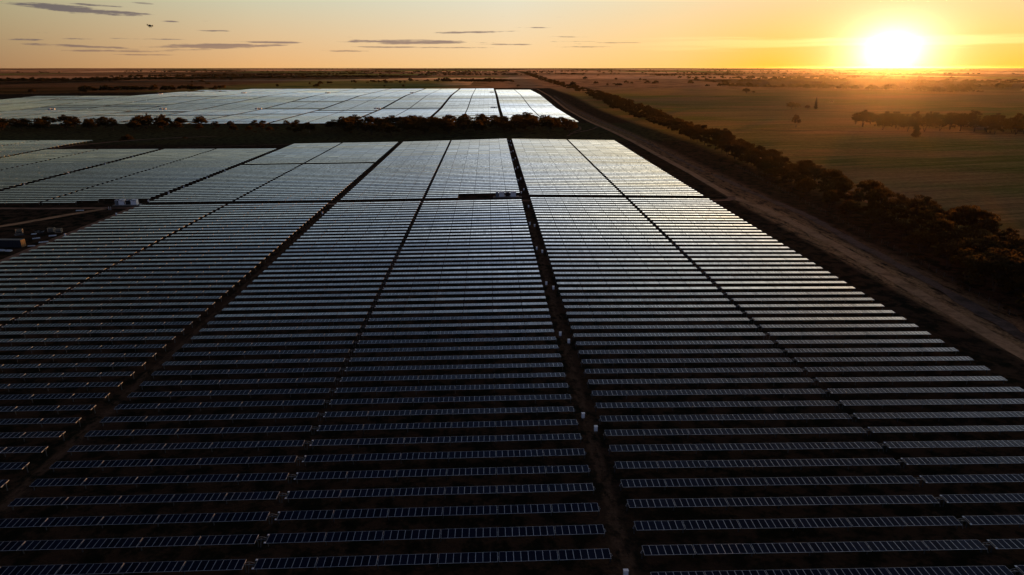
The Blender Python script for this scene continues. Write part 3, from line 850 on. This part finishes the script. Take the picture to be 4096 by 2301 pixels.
# ------------------------------------------------------------------ yard on the left
def yard():
    root = empty('shipping_container', (-203.6, 261.5, Z(-203, 261)), (0, 0, R(-3)))
    tag(root, 'long dark shipping container with orange sunlight painted on its doors beside the yard track', 'shipping container')
    b = MB(); b.box(-6.1, 6.08, -1.22, 1.22, .2, 3.0)
    k = -6.0
    while k < 6:
        b.box(k, k + .14, -1.25, -1.222, .35, 2.85); k += .28
    b.build('container_body', M['boxblue'], root)
    b = MB(); b.box(-6.1, 6.1, -1.22, 1.22, 3.002, 3.06); b.build('container_roof', M['roof'], root)
    for s in (-1, 1):
        b = MB(); b.box(6.082, 6.14, min(0, s * 1.18), max(0, s * 1.18) - (.02 if s > 0 else 0), .3, 2.95); d = b.build('container_door', M['boxend'], root)
        b = MB(); b.tube((6.17, s * .55, .35), (6.17, s * .55, 2.9), .03, n=5); b.build('locking_bar', M['steel'], d)
    b = MB()
    for x in (-5.9, 5.7):
        for y in (-1.2, 1.0):
            b.box(x, x + .2, y, y + .2, -.1, .198)
    b.build('corner_casting', M['dark'], root)
    labs = ['flat white pallet load nearest the container doors', 'second flat white pallet load from the container doors', 'third flat white pallet load along the container side', 'flat white pallet load at the frame edge by the container']
    for i in range(4):
        x = -199.2 - i * 3.0
        o = empty('pallet_load', (x, 255.2 + random.uniform(-.4, .4), Z(x, 256)), (0, 0, R(random.uniform(-14, 8))))
        tag(o, labs[i], 'pallet load', 'pallet loads beside the container')
        b = MB()
        for q in (-.5, -.05, .4):
            b.box(-1.1, 1.1, q, q + .1, 0, .1)
        b.build('pallet', M['tan'], o)
        b = MB(); b.box(-1.15, 1.15, -.6, .6, .102, .45); b.box(-1.05, 1.1, -.5, .62, .452, .56); b.build('wrapped_panels', M['pale'], o)
    for i, (x, y, l, w, a, lab) in enumerate([(-194.6, 268.5, 3.2, 1.2, 18, 'pale flat board lying right of the container'), (-195.6, 262.6, 2.6, .7, 10, 'thin pale board just off the container doors'), (-197.5, 279.3, 2.6, 1.1, 24, 'pale slatted panel tipped beside the crates'),
                                              (-201.4, 275.0, 2.6, 1.0, 30, 'lower pale panel lying in front of the crates'), (-207.0, 282.5, 1.8, .9, 12, 'small pale offcut among the dark scrap'), (-215.0, 330.6, 3.4, .9, 6, 'white plank beside the fork in the yard tracks'), (-211.0, 268.2, 2.8, .5, 12, 'thin grey strip behind the container')]):
        b = MB(); b.box(-l / 2, l / 2, -w / 2, w / 2, .05, .22)
        for q in range(4):
            b.box(-l / 2 + .1 + q * l / 4, -l / 2 + .25 + q * l / 4, -w / 2 - .04, w / 2 + .04, .222, .27)
        o = b.build('loose_panel', M['pale'], None, (x, y, Z(x, y)), (R(6), 0, R(a))); tag(o, lab, 'board', 'boards lying in the yard')
    for i, (x, y, a, lab) in enumerate([(-198.6, 285.6, 12, 'sunlit beige crate in the yard, right one of the pair'), (-202.4, 287.0, 4, 'sunlit beige crate in the yard, left one of the pair'), (-214.2, 284.8, 20, 'small beige crate apart from the others, near the dark scrap')]):
        o = empty('wooden_crate', (x, y, Z(x, y)), (0, 0, R(a))); tag(o, lab, 'crate', 'crates in the yard')
        b = MB()
        for sx in (-1.2, 1.05):
            for sy in (-.8, .65):
                b.box(sx, sx + .15, sy, sy + .15, 0, 1.5)
        for z in (.05, .75, 1.5):
            b.box(-1.25, 1.25, -.84, -.802, z, z + .14); b.box(-1.25, 1.25, .802, .84, z, z + .14); b.box(1.202, 1.24, -.80, .80, z, z + .14); b.box(-1.24, -1.202, -.80, .80, z, z + .14)
        b.build('crate_frame', M['beige'], o)
        b = MB(); b.box(-1.04, 1.04, -.64, .64, .1, 1.1); b.build('crate_contents', M['dark'], o)
    for i, (x, y, lab) in enumerate([(-206.0, 284.5, 'dark tangle of scrap left of the sunlit crates'), (-211.5, 280.0, 'low dark scrap pile nearest the small crate')]):
        b = MB(); r2 = random.Random(i)
        for q in range(26):
            a = r2.uniform(0, 3.1); l = r2.uniform(.5, 1.6); px, py = r2.gauss(0, 1.1), r2.gauss(0, .8); z0 = r2.uniform(.05, .5)
            b.tube((px, py, z0), (px + l * math.cos(a), py + l * math.sin(a), z0 + r2.uniform(-.05, .5)), .06, n=4)
        o = b.build('scrap_pile', M['steel'], None, (x, y, Z(x, y))); tag(o, lab, 'scrap')
    for i, dx in enumerate((0, .9)):
        b = MB(); b.tube((0, 0, -.1), (0, 0, 1.5), .06, n=6); b.box(-.09, .09, -.09, .09, 1.3, 1.55)
        o = b.build('marker_post', M['white'], None, (-202.0 + dx, 332.0, Z(-202, 332))); tag(o, ('left' if i == 0 else 'right') + ' of two white marker posts at the dark mound edge', 'post', 'marker posts by the cross track')


yard()


# ------------------------------------------------------------------ trees
def tree_meshes(seed, rad, h, clumps, leaves, size, mat, conical=False, low=False):
    r = random.Random(seed); nr_ = np.random.default_rng(seed)
    tb = MB(); stems = r.randint(2, 4); cl = []
    if conical:
        tb.tube((0, 0, -.3), (0, 0, h * .9), .22, .05, 6)
        for k in range(clumps):
            t = (k + .5) / clumps; rr = rad * (1 - t) * .8; a = r.uniform(0, 6.28)
            cl.append((Vector((rr * .6 * math.cos(a), rr * .6 * math.sin(a), h * (.12 + .86 * t))), rad * (.62 * (1 - t) + .12), h / clumps * 1.5))
    else:
        for k in range(clumps):
            t = math.sqrt((k + .5) / clumps); a = k * 2.4 + r.uniform(-.4, .4)
            rr = rad * .82 * t * r.uniform(.75, 1.15); zz = h * (.92 - .34 * t * t) + r.uniform(-.24, .08) * h
            cl.append((Vector((rr * math.cos(a), rr * math.sin(a), zz)), rad * r.uniform(.12, .31), h * r.uniform(.04, .10)))
        bases = [Vector((r.uniform(-.5, .5), r.uniform(-.5, .5), -.3)) for _ in range(stems)]
        forks = [Vector((b.x * 2 + r.uniform(-1, 1) * rad * .22, b.y * 2 + r.uniform(-1, 1) * rad * .22, h * .42)) for b in bases]
        for b, f in zip(bases, forks):
            tb.tube(b, f, .20, .13, 6, caps=False)
        for c, cr, ch in cl:
            f = min(forks, key=lambda q: (q - c).length)
            tb.tube(f, c - Vector((0, 0, ch * .4)), .11, .03, 4, caps=False)
    vs, qs = [], []
    for c, cr, ch in cl:
        n = leaves
        d = nr_.normal(size=(n, 3)); d /= np.linalg.norm(d, axis=1)[:, None]
        rr = nr_.uniform(.45, 1.08, size=(n, 1)) ** .6
        p = d * rr * np.array([cr, cr, ch]) + np.array(c)
        nn = d * .6 + nr_.normal(size=(n, 3)) * .6 + np.array([0, 0, .5]); nn /= np.linalg.norm(nn, axis=1)[:, None]
        u = np.cross(nn, nr_.normal(size=(n, 3))); u /= np.linalg.norm(u, axis=1)[:, None]; w = np.cross(nn, u)
        s = size * nr_.uniform(.6, 1.3, size=(n, 1))
        for a_, b_ in ((-1, -.5), (1, -.6), (.9, .5), (-.8, .6)):
            vs.append(p + u * s * a_ + w * s * b_)
        base = len(qs) and qs[-1].max() + 1 or 0
        # reorder per clump
        blk = np.stack(vs[-4:], 1).reshape(-1, 3); vs[-4:] = [blk]
        qs.append(np.arange(base, base + 4 * n).reshape(-1, 4))
    return tb.mesh('trunk', M['bark']), fast_mesh('crown', np.concatenate(vs), np.concatenate(qs), [mat])


KINDS = {
    'mallee': [tree_meshes(s, 5.6, 8.2, 26, 82, .27, M['leaf' if s % 2 else 'leaf2']) for s in (1, 2, 3, 4)],
    'broad': [tree_meshes(s, 8.0, 9.6, 42, 84, .30, M['leaf' if s % 2 else 'leaf2']) for s in (11, 12, 13)],
    'tall': [tree_meshes(s, 4.6, 12.0, 24, 80, .28, M['leaf']) for s in (21, 22)],
    'bush': [tree_meshes(s, 2.6, 2.8, 7, 90, .26, M['leaf2']) for s in (31, 32)],
    'cone': [tree_meshes(41, 5.0, 15.0, 16, 150, .42, M['leaf'], True)],
    'column': [tree_meshes(42, 3.4, 19.0, 18, 130, .42, M['leaf2'], True)],
}
NAMES = {'mallee': 'mallee_tree', 'broad': 'mallee_tree', 'tall': 'gum_tree', 'bush': 'saltbush_shrub', 'cone': 'pine_tree', 'column': 'poplar_tree'}
TREES = 0


def tree(kind, x, y, s, label, group=None, cat='tree', sz=1.0):
    global TREES
    tm, cm = random.choice(KINDS[kind]); TREES += 1
    o = empty(NAMES[kind], (x, y, Z(x, y)), (0, 0, random.uniform(0, 6.28))); o.scale = (s, s * random.uniform(.9, 1.1), s * sz)
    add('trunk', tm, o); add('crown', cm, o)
    return tag(o, label, cat, group)


def spread(x0f, x1f, ya, yb, dmin, tries, rr, grow=0.0):
    pts = []
    for _ in range(tries):
        y = rr.uniform(ya, yb); x = rr.uniform(x0f(y), x1f(y)); d = dmin * (1 + grow * (y - ya) / (yb - ya))
        if all((x - a) ** 2 + (y - b) ** 2 > d * d for a, b in pts):
            pts.append((x, y))
    return pts


bl = lambda y: float(np.interp(y, [90, 158, 219, 253, 297, 418, 557, 786, 1240, 2450, 6000], [122, 127, 134, 137, 140, 149, 159, 170, 184, 201, 260])) + 3
br = lambda y: float(np.interp(y, [90, 160, 259, 350, 483, 632, 786, 1123, 2140, 6000], [176, 178, 180, 176, 182, 194, 205, 232, 246, 330]))
rr = random.Random(5)
belt_pts = [(x, y) for x, y in spread(bl, br, 120, 640, 9.6, 9000, rr, .2) if project(x, y, 8)[0] < 1.04 and project(x, y, 0)[1] < 1.05]
belt_pts.sort(key=lambda p: p[1])
belt_pts = belt_pts[:150]
YB = belt_pts[-1][1]
SECT = ['near the right frame edge', 'level with the front rows', 'just before the road spur', 'just beyond the road spur', 'level with the upper panel block', 'far along the dirt road']
for (x, y) in belt_pts:
    f = (x - bl(y)) / (br(y) - bl(y)); big = rr.random() < .3
    kind = 'broad' if big else ('tall' if rr.random() < .12 else 'mallee')
    s = rr.uniform(.8, 1.35)
    sec = SECT[min(5, int(np.searchsorted([175, 240, 330, 420, 540], y)))]
    tree(kind, x, y, s, f"{'broad' if big else ('tall' if kind == 'tall' else 'rounded')} dark tree on the {'track side' if f < .35 else ('field side' if f > .65 else 'middle')} of the belt, {sec}", 'trees in the belt beside the dirt road')
# low scrub along the belt's edge
for i in range(26):
    y = rr.uniform(140, 420); x = bl(y) - rr.uniform(2, 6)
    tree('bush', x, y, rr.uniform(.35, .8), 'low scrubby bush at the fence foot before the tree belt', 'bushes along the belt fence', 'bush')
# trees in the strip between the arrays
for i, (x, y) in enumerate(spread(lambda y: -190 + max(0, 760 - y) * .6, lambda y: 66 - max(0, y - 800) * .5, 690, 852, 15.5, 2500, rr)[:84]):
    edge = y > 770
    tree(rr.choice(['mallee', 'broad', 'broad']), x, y, rr.uniform(1.05, 1.45), f"{'back' if edge else 'front'} row gum in the tree strip between the arrays, {'left half' if x < -60 else 'right half'}", 'trees in the strip between the arrays')
for i, (x, y) in enumerate(spread(lambda y: -640, lambda y: -352, 770, 856, 16, 1500, rr)[:48]):
    tree(rr.choice(['mallee', 'broad', 'broad']), x, y, rr.uniform(1.0, 1.35), f"dark umbrella-shaped tree in the left clump between the arrays, {'front' if y < 805 else 'back'} half", 'trees in the left clump between the arrays')
for x, y, k, s, lab in [(-424, 853, 'tall', 1.2, 'left of the twin tall gums standing over the far panels'), (-408, 853, 'tall', 1.15, 'right of the twin tall gums standing over the far panels'),
                        (-205, 735, 'broad', 1.15, 'lone broad gum left of the tree strip, nearer one'), (-222, 742, 'tall', 1.1, 'thin open gum behind the lone broad one'), (-214, 722, 'mallee', 1.0, 'small tree in front of the lone broad gum'),
                        (-345, 640, 'broad', .8, 'round dark bush tree beside the sandy clearing'), (-305, 668, 'bush', 1.2, 'bright green bush above the sandy clearing')]:
    tree(k, x, y, s, lab)
for x, y in spread(lambda y: -340, lambda y: -215, 735, 850, 13, 600, rr)[:18]:
    tree(rr.choice(['bush', 'mallee', 'mallee']), x, y, rr.uniform(.7, 1.0), 'low scrubby tree scattered in the gap between the two tree clumps', 'scrub between the tree clumps')
# single trees and clumps out in the paddocks
FT = [(329, 779, 'tall', 1.25, 'big lone gum with forked trunks in the right paddock'), (474, 1129, 'broad', 1.2, 'dense round clump tree left of the tall column tree'), (485, 1135, 'broad', 1.0, 'rounded tree beside the dense clump left of the column tree'), (497, 1120, 'mallee', .9, 'small tree leaning to the column tree'),
      (507, 1114, 'column', 1.0, 'tall narrow column tree standing alone in the glowing paddock'), (385, 643, 'cone', 1.0, 'dark conical tree in front of the farmstead'), (604, 1260, 'mallee', .7, 'tiny bare-looking tree under the sun glow'),
      (575, 1611, 'broad', 1.3, 'round tree pair member above the green paddock, large one'), (584, 1590, 'mallee', .8, 'small round tree touching the large one above the green paddock'),
      (388, 2219, 'broad', 1.1, 'left tree of the small group on the paddock fence line'), (398, 2230, 'broad', 1.1, 'right tree of the small group on the paddock fence line'), (352, 2192, 'tall', 1.0, 'lone spindly tree on the paddock fence line'),
      (251, 2240, 'broad', 1.6, 'round tree bulging from the far end of the belt'), (435, 3307, 'broad', 1.7, 'solitary oval tree far out in the paddocks'), (560, 3200, 'mallee', 1.5, 'small far tree right of the solitary oval one'), (660, 3150, 'mallee', 1.4, 'second small far tree right of the solitary oval one'), (620, 2700, 'mallee', 1.2, 'small tree alone above the long fence line'),
      (-842, 2013, 'tall', 1.3, 'dark tree poking up at the far array top edge, left part'), (-656, 2181, 'mallee', 1.2, 'small tree behind the far array by the pale track'), (-608, 2386, 'tall', 1.0, 'spindly tree on the pale field behind the array'),
      (-520, 2110, 'broad', 1.3, 'spreading tree right behind the far array edge'), (-530, 2122, 'mallee', 1.1, 'small tree beside the spreading one behind the array'), (-416, 2620, 'tall', 1.2, 'left tree of the row on the green field'), (-385, 2590, 'broad', 1.2, 'second tree of the row on the green field'),
      (-338, 2620, 'mallee', 1.4, 'third tree of the row on the green field'), (-322, 2620, 'tall', 1.1, 'right tree of the row on the green field'), (-272, 2150, 'mallee', 1.0, 'tiny tree on the array top edge left of centre'), (-330, 2160, 'mallee', .8, 'tiny dark tree on the array top edge'), (75, 2180, 'bush', 2.6, 'squat dark bush beyond the right array corner'),
      (-954, 1676, 'broad', 1.2, 'dark tree behind the left part of the far array, middle one'), (-1073, 1680, 'broad', 1.1, 'dark tree behind the left part of the far array, leftmost'), (-990, 2114, 'mallee', 1.3, 'small dark tree on the dim left field'), (-911, 2111, 'mallee', 1.1, 'small dark tree further right on the dim left field')]
for x, y, k, s, lab in FT:
    tree(k, x, y, s, lab)
rr2 = random.Random(9)
# farmstead trees
fs = spread(lambda y: 405, lambda y: 600, 715, 835, 13, 1500, rr2)[:52]
for x, y in fs:
    if 500 < x < 560 and y < 745:
        continue
    s = rr2.uniform(1.15, 1.65)
    tree(rr2.choice(['broad', 'tall', 'mallee', 'broad']), x, y, s, f"tree crowding the farmstead on its {'sunward left' if x < 460 else ('middle' if x < 530 else 'right')} side, {'front' if y < 765 else 'back'}", 'trees round the farmstead')

for x, y in spread(lambda y: 488, lambda y: 548, 676, 716, 9, 400, rr2)[:14]:
    tree(rr2.choice(['broad', 'tall', 'mallee']), x, y, rr2.uniform(1.0, 1.5), 'dark tree in front of the long low shed at the right end of the farmstead', 'trees by the long shed')
# ---- far woods and hedgerows nobody could count
SIMPLE = [tree_meshes(100 + i, 6.0, 8.0, 9, 22, .95, M['leaf']) for i in range(3)]


def wood(name, pts, label, smin=.8, smax=1.4):
    vs, qs = [], []; base = 0; rw = random.Random(len(pts))
    for x, y in pts:
        me = rw.choice(SIMPLE)[1]
        co = np.empty(len(me.vertices) * 3, np.float32); me.vertices.foreach_get('co', co); co = co.reshape(-1, 3)
        a = rw.uniform(0, 6.28); s = rw.uniform(smin, smax); c_, s_ = math.cos(a) * s, math.sin(a) * s
        co = np.stack([co[:, 0] * c_ - co[:, 1] * s_ + x, co[:, 0] * s_ + co[:, 1] * c_ + y, co[:, 2] * s + Z(x, y)], 1)
        vs.append(co); qs.append(np.arange(base, base + len(co)).reshape(-1, 4)); base += len(co)
    return tag(add(name, fast_mesh(name, np.concatenate(vs), np.concatenate(qs), [M['leaf']])), label, 'trees', kind='stuff')


rw = random.Random(3)
pts = spread(bl, br, YB, 1500, 9.5, 6000, rw, .2) + [(rw.uniform(bl(y), br(y)), y) for y in np.linspace(1500, 7000, 420)]
wood('roadside_treeline', pts, 'dark belt of trees narrowing along the road to the horizon', .8, 1.2)
pts = []
for (xa, ya, xb, yb, wd, n) in [
        (640, 2120, 1000, 1715, 26, 60), (1000, 1690, 1100, 1560, 30, 26), (1270, 1950, 1600, 1800, 24, 50), (1010, 1600, 1060, 1590, 30, 14), (830, 1960, 900, 1900, 40, 20),
        (1220, 3100, 1460, 3020, 60, 60), (1280, 2830, 1420, 2820, 40, 40), (1000, 4310, 1560, 4500, 80, 90), (430, 4960, 620, 4820, 60, 30), (-1990, 2950, -1290, 3500, 190, 420),
        (-1290, 3500, -480, 3900, 160, 300), (-1950, 3900, -900, 5200, 260, 260), (-480, 5300, -100, 5150, 60, 60), (-190, 2900, -60, 2790, 70, 60), (-40, 2780, 60, 2640, 50, 40), (-420, 4400, 300, 4700, 60, 90),
        (-1010, 1735, -700, 1850, 26, 60), (1500, 5200, 3400, 5000, 140, 180), (-3200, 6500, 4200, 6800, 300, 340), (-4500, 10000, 7000, 10400, 700, 300), (1500, 2450, 2600, 2500, 60, 140), (900, 3500, 2300, 3450, 40, 90), (-900, 6000, 600, 6100, 80, 110)]:
    for _ in range(n):
        t = rw.random(); pts.append((xa + (xb - xa) * t + rw.gauss(0, wd * .3), ya + (yb - ya) * t + rw.gauss(0, wd * .4)))
for _ in range(80):
    cy = 2350 + 7000 * rw.random() ** 1.6; cx = rw.uniform(-.62, .85) * cy; cn = rw.choice([1, 1, 1, 2, 3, 8])
    for _ in range(cn):
        pts.append((cx + rw.gauss(0, 10 * cn), cy + rw.gauss(0, 5 * cn)))
wood('distant_woodland', pts, 'far dark woods and hedgerows in bands across the plain', 1.1, 2.2)


# ------------------------------------------------------------------ farmstead sheds
def shed(x, y, w, d, h, a, lab):
    o = empty('farm_shed', (x, y, Z(x, y)), (0, 0, R(a))); tag(o, lab, 'farm building', 'farmstead buildings')
    b = MB(); b.box(-w / 2, w / 2, -d / 2, d / 2, -.3, h); b.build('wall', M['brick'], o)
    b = MB(); e = .5; rh = h + d * .16
    for s in (-1, 1):
        b.quad([(-w / 2 - e, s * (d / 2 + e), h - .05), (w / 2 + e, s * (d / 2 + e), h - .05), (w / 2 + e, 0, rh), (-w / 2 - e, 0, rh)][::s])
        b.quad([(-w / 2 - e, s * (d / 2 + e), h - .17), (w / 2 + e, s * (d / 2 + e), h - .17), (w / 2 + e, 0, rh - .12), (-w / 2 - e, 0, rh - .12)][::-s])
    for s in (-1, 1):
        b.quad([(s * (w / 2), -d / 2, h), (s * (w / 2), d / 2, h), (s * (w / 2), 0, rh - .13)][::s])
    b.build('roof', M['roof'], o)
    b = MB(); b.box(-w * .18, w * .10, -d / 2 - .04, -d / 2 - .005, 0, h * .8); b.build('door', M['dark'], o)
    for q in (.24, .38):
        b = MB(); b.box(w * q - .6, w * q + .6, -d / 2 - .04, -d / 2 - .005, h * .4, h * .8); b.build('window', M['black'], o)


shed(520, 742, 16, 9, 3.0, 4, 'low farmhouse with pale iron roof in the middle of the farmstead')
shed(545, 800, 13, 8, 3.2, -6, 'pale roofed shed behind the farmhouse, left one')
shed(572, 796, 12, 8, 3.2, -3, 'pale roofed shed behind the farmhouse, right one')
shed(545, 708, 22, 8, 2.6, 2, 'long low shed at the right end of the farmstead')


# ------------------------------------------------------------------ fence, drone
def fence():
    o = empty('wire_fence', (0, 0, 0)); tag(o, 'post and wire fence along the foot of the tree belt', 'fence')
    wire = MB(); prev = None
    for k in range(64):
        y = 150 + k * 5.0; x = bl(y) - 5; p = (x, y, Z(x, y))
        b = MB(); b.tube((0, 0, -.2), (0, 0, 1.7), .06, .05, 5); b.build('fence_post', M['steel'], o, p)
        if prev:
            for h in (.4, .8, 1.2, 1.6):
                wire.tube((prev[0], prev[1], prev[2] + h), (p[0], p[1], p[2] + h), .012, n=3, caps=False)
        prev = p
    wire.build('fence_wire', M['steel'], o)


fence()


def drone():
    o = empty('quadcopter_drone', (-51.6, 72.9, 69.1), (R(-6), R(10), R(25))); tag(o, 'small dark quadcopter drone hovering in the left sky', 'drone')
    b = MB(); b.box(-.10, .10, -.17, .17, -.05, .06); b.box(-.07, .07, -.13, .13, .062, .09); b.build('body', M['plastic'], o)
    b = MB(); b.tube((0, .16, -.11), (0, .23, -.11), .035, n=8); b.box(-.03, .03, .10, .17, -.13, -.052); b.build('camera_gimbal', M['plastic'], o)
    for sx in (-1, 1):
        for sy in (-1, 1):
            b = MB(); b.tube((sx * .08, sy * .10, .02), (sx * .24, sy * .20, .05), .022, .018, 6); b.tube((sx * .24, sy * .20, .0), (sx * .24, sy * .20, .09), .03, n=8); a = b.build('arm', M['plastic'], o)
            b = MB(); t = random.uniform(0, 3.1); cx, cy = sx * .24, sy * .20
            for q in (0, math.pi):
                dx, dy = math.cos(t + q), math.sin(t + q)
                b.quad([(cx - dy * .008, cy + dx * .008, .095), (cx + dy * .008, cy - dx * .008, .095), (cx + dx * .13 + dy * .016, cy + dy * .13 - dx * .016, .102), (cx + dx * .13 - dy * .014, cy + dy * .13 + dx * .014, .10)])
            b.tube((cx, cy, .091), (cx, cy, .11), .012, n=6)
            b.build('rotor', M['plastic'], a)
            b = MB(); b.tube((sx * .12, sy * .12, .0), (sx * .15, sy * .14, -.14), .012, n=5); b.build('landing_leg', M['plastic'], o)


drone()

# ------------------------------------------------------------------ haze
def haze():
    b = MB(); b.box(-15100, 15100, -3500, 14100, -12, 74)
    m, t, out = new_mat('dusk_haze')
    v = t.node('ShaderNodeVolumePrincipled'); v.inputs['Color'].default_value = (.98, .84, .66, 1); v.inputs['Density'].default_value = HAZE; v.inputs['Anisotropy'].default_value = .93
    t.l.new(v.outputs[0], out.inputs['Volume'])
    tag(b.build('haze', m), 'thin dusty evening haze over the plain', 'haze', kind='stuff')


HAZE = 0.40e-5
haze()
import collections
print('KINDS', collections.Counter(o.get('category') for o in bpy.data.objects if o.parent is None))
print('single trackers', len(single), 'rest', len(rest), 'far', len(FAR), 'trees', TREES, 'objects', len(bpy.data.objects))
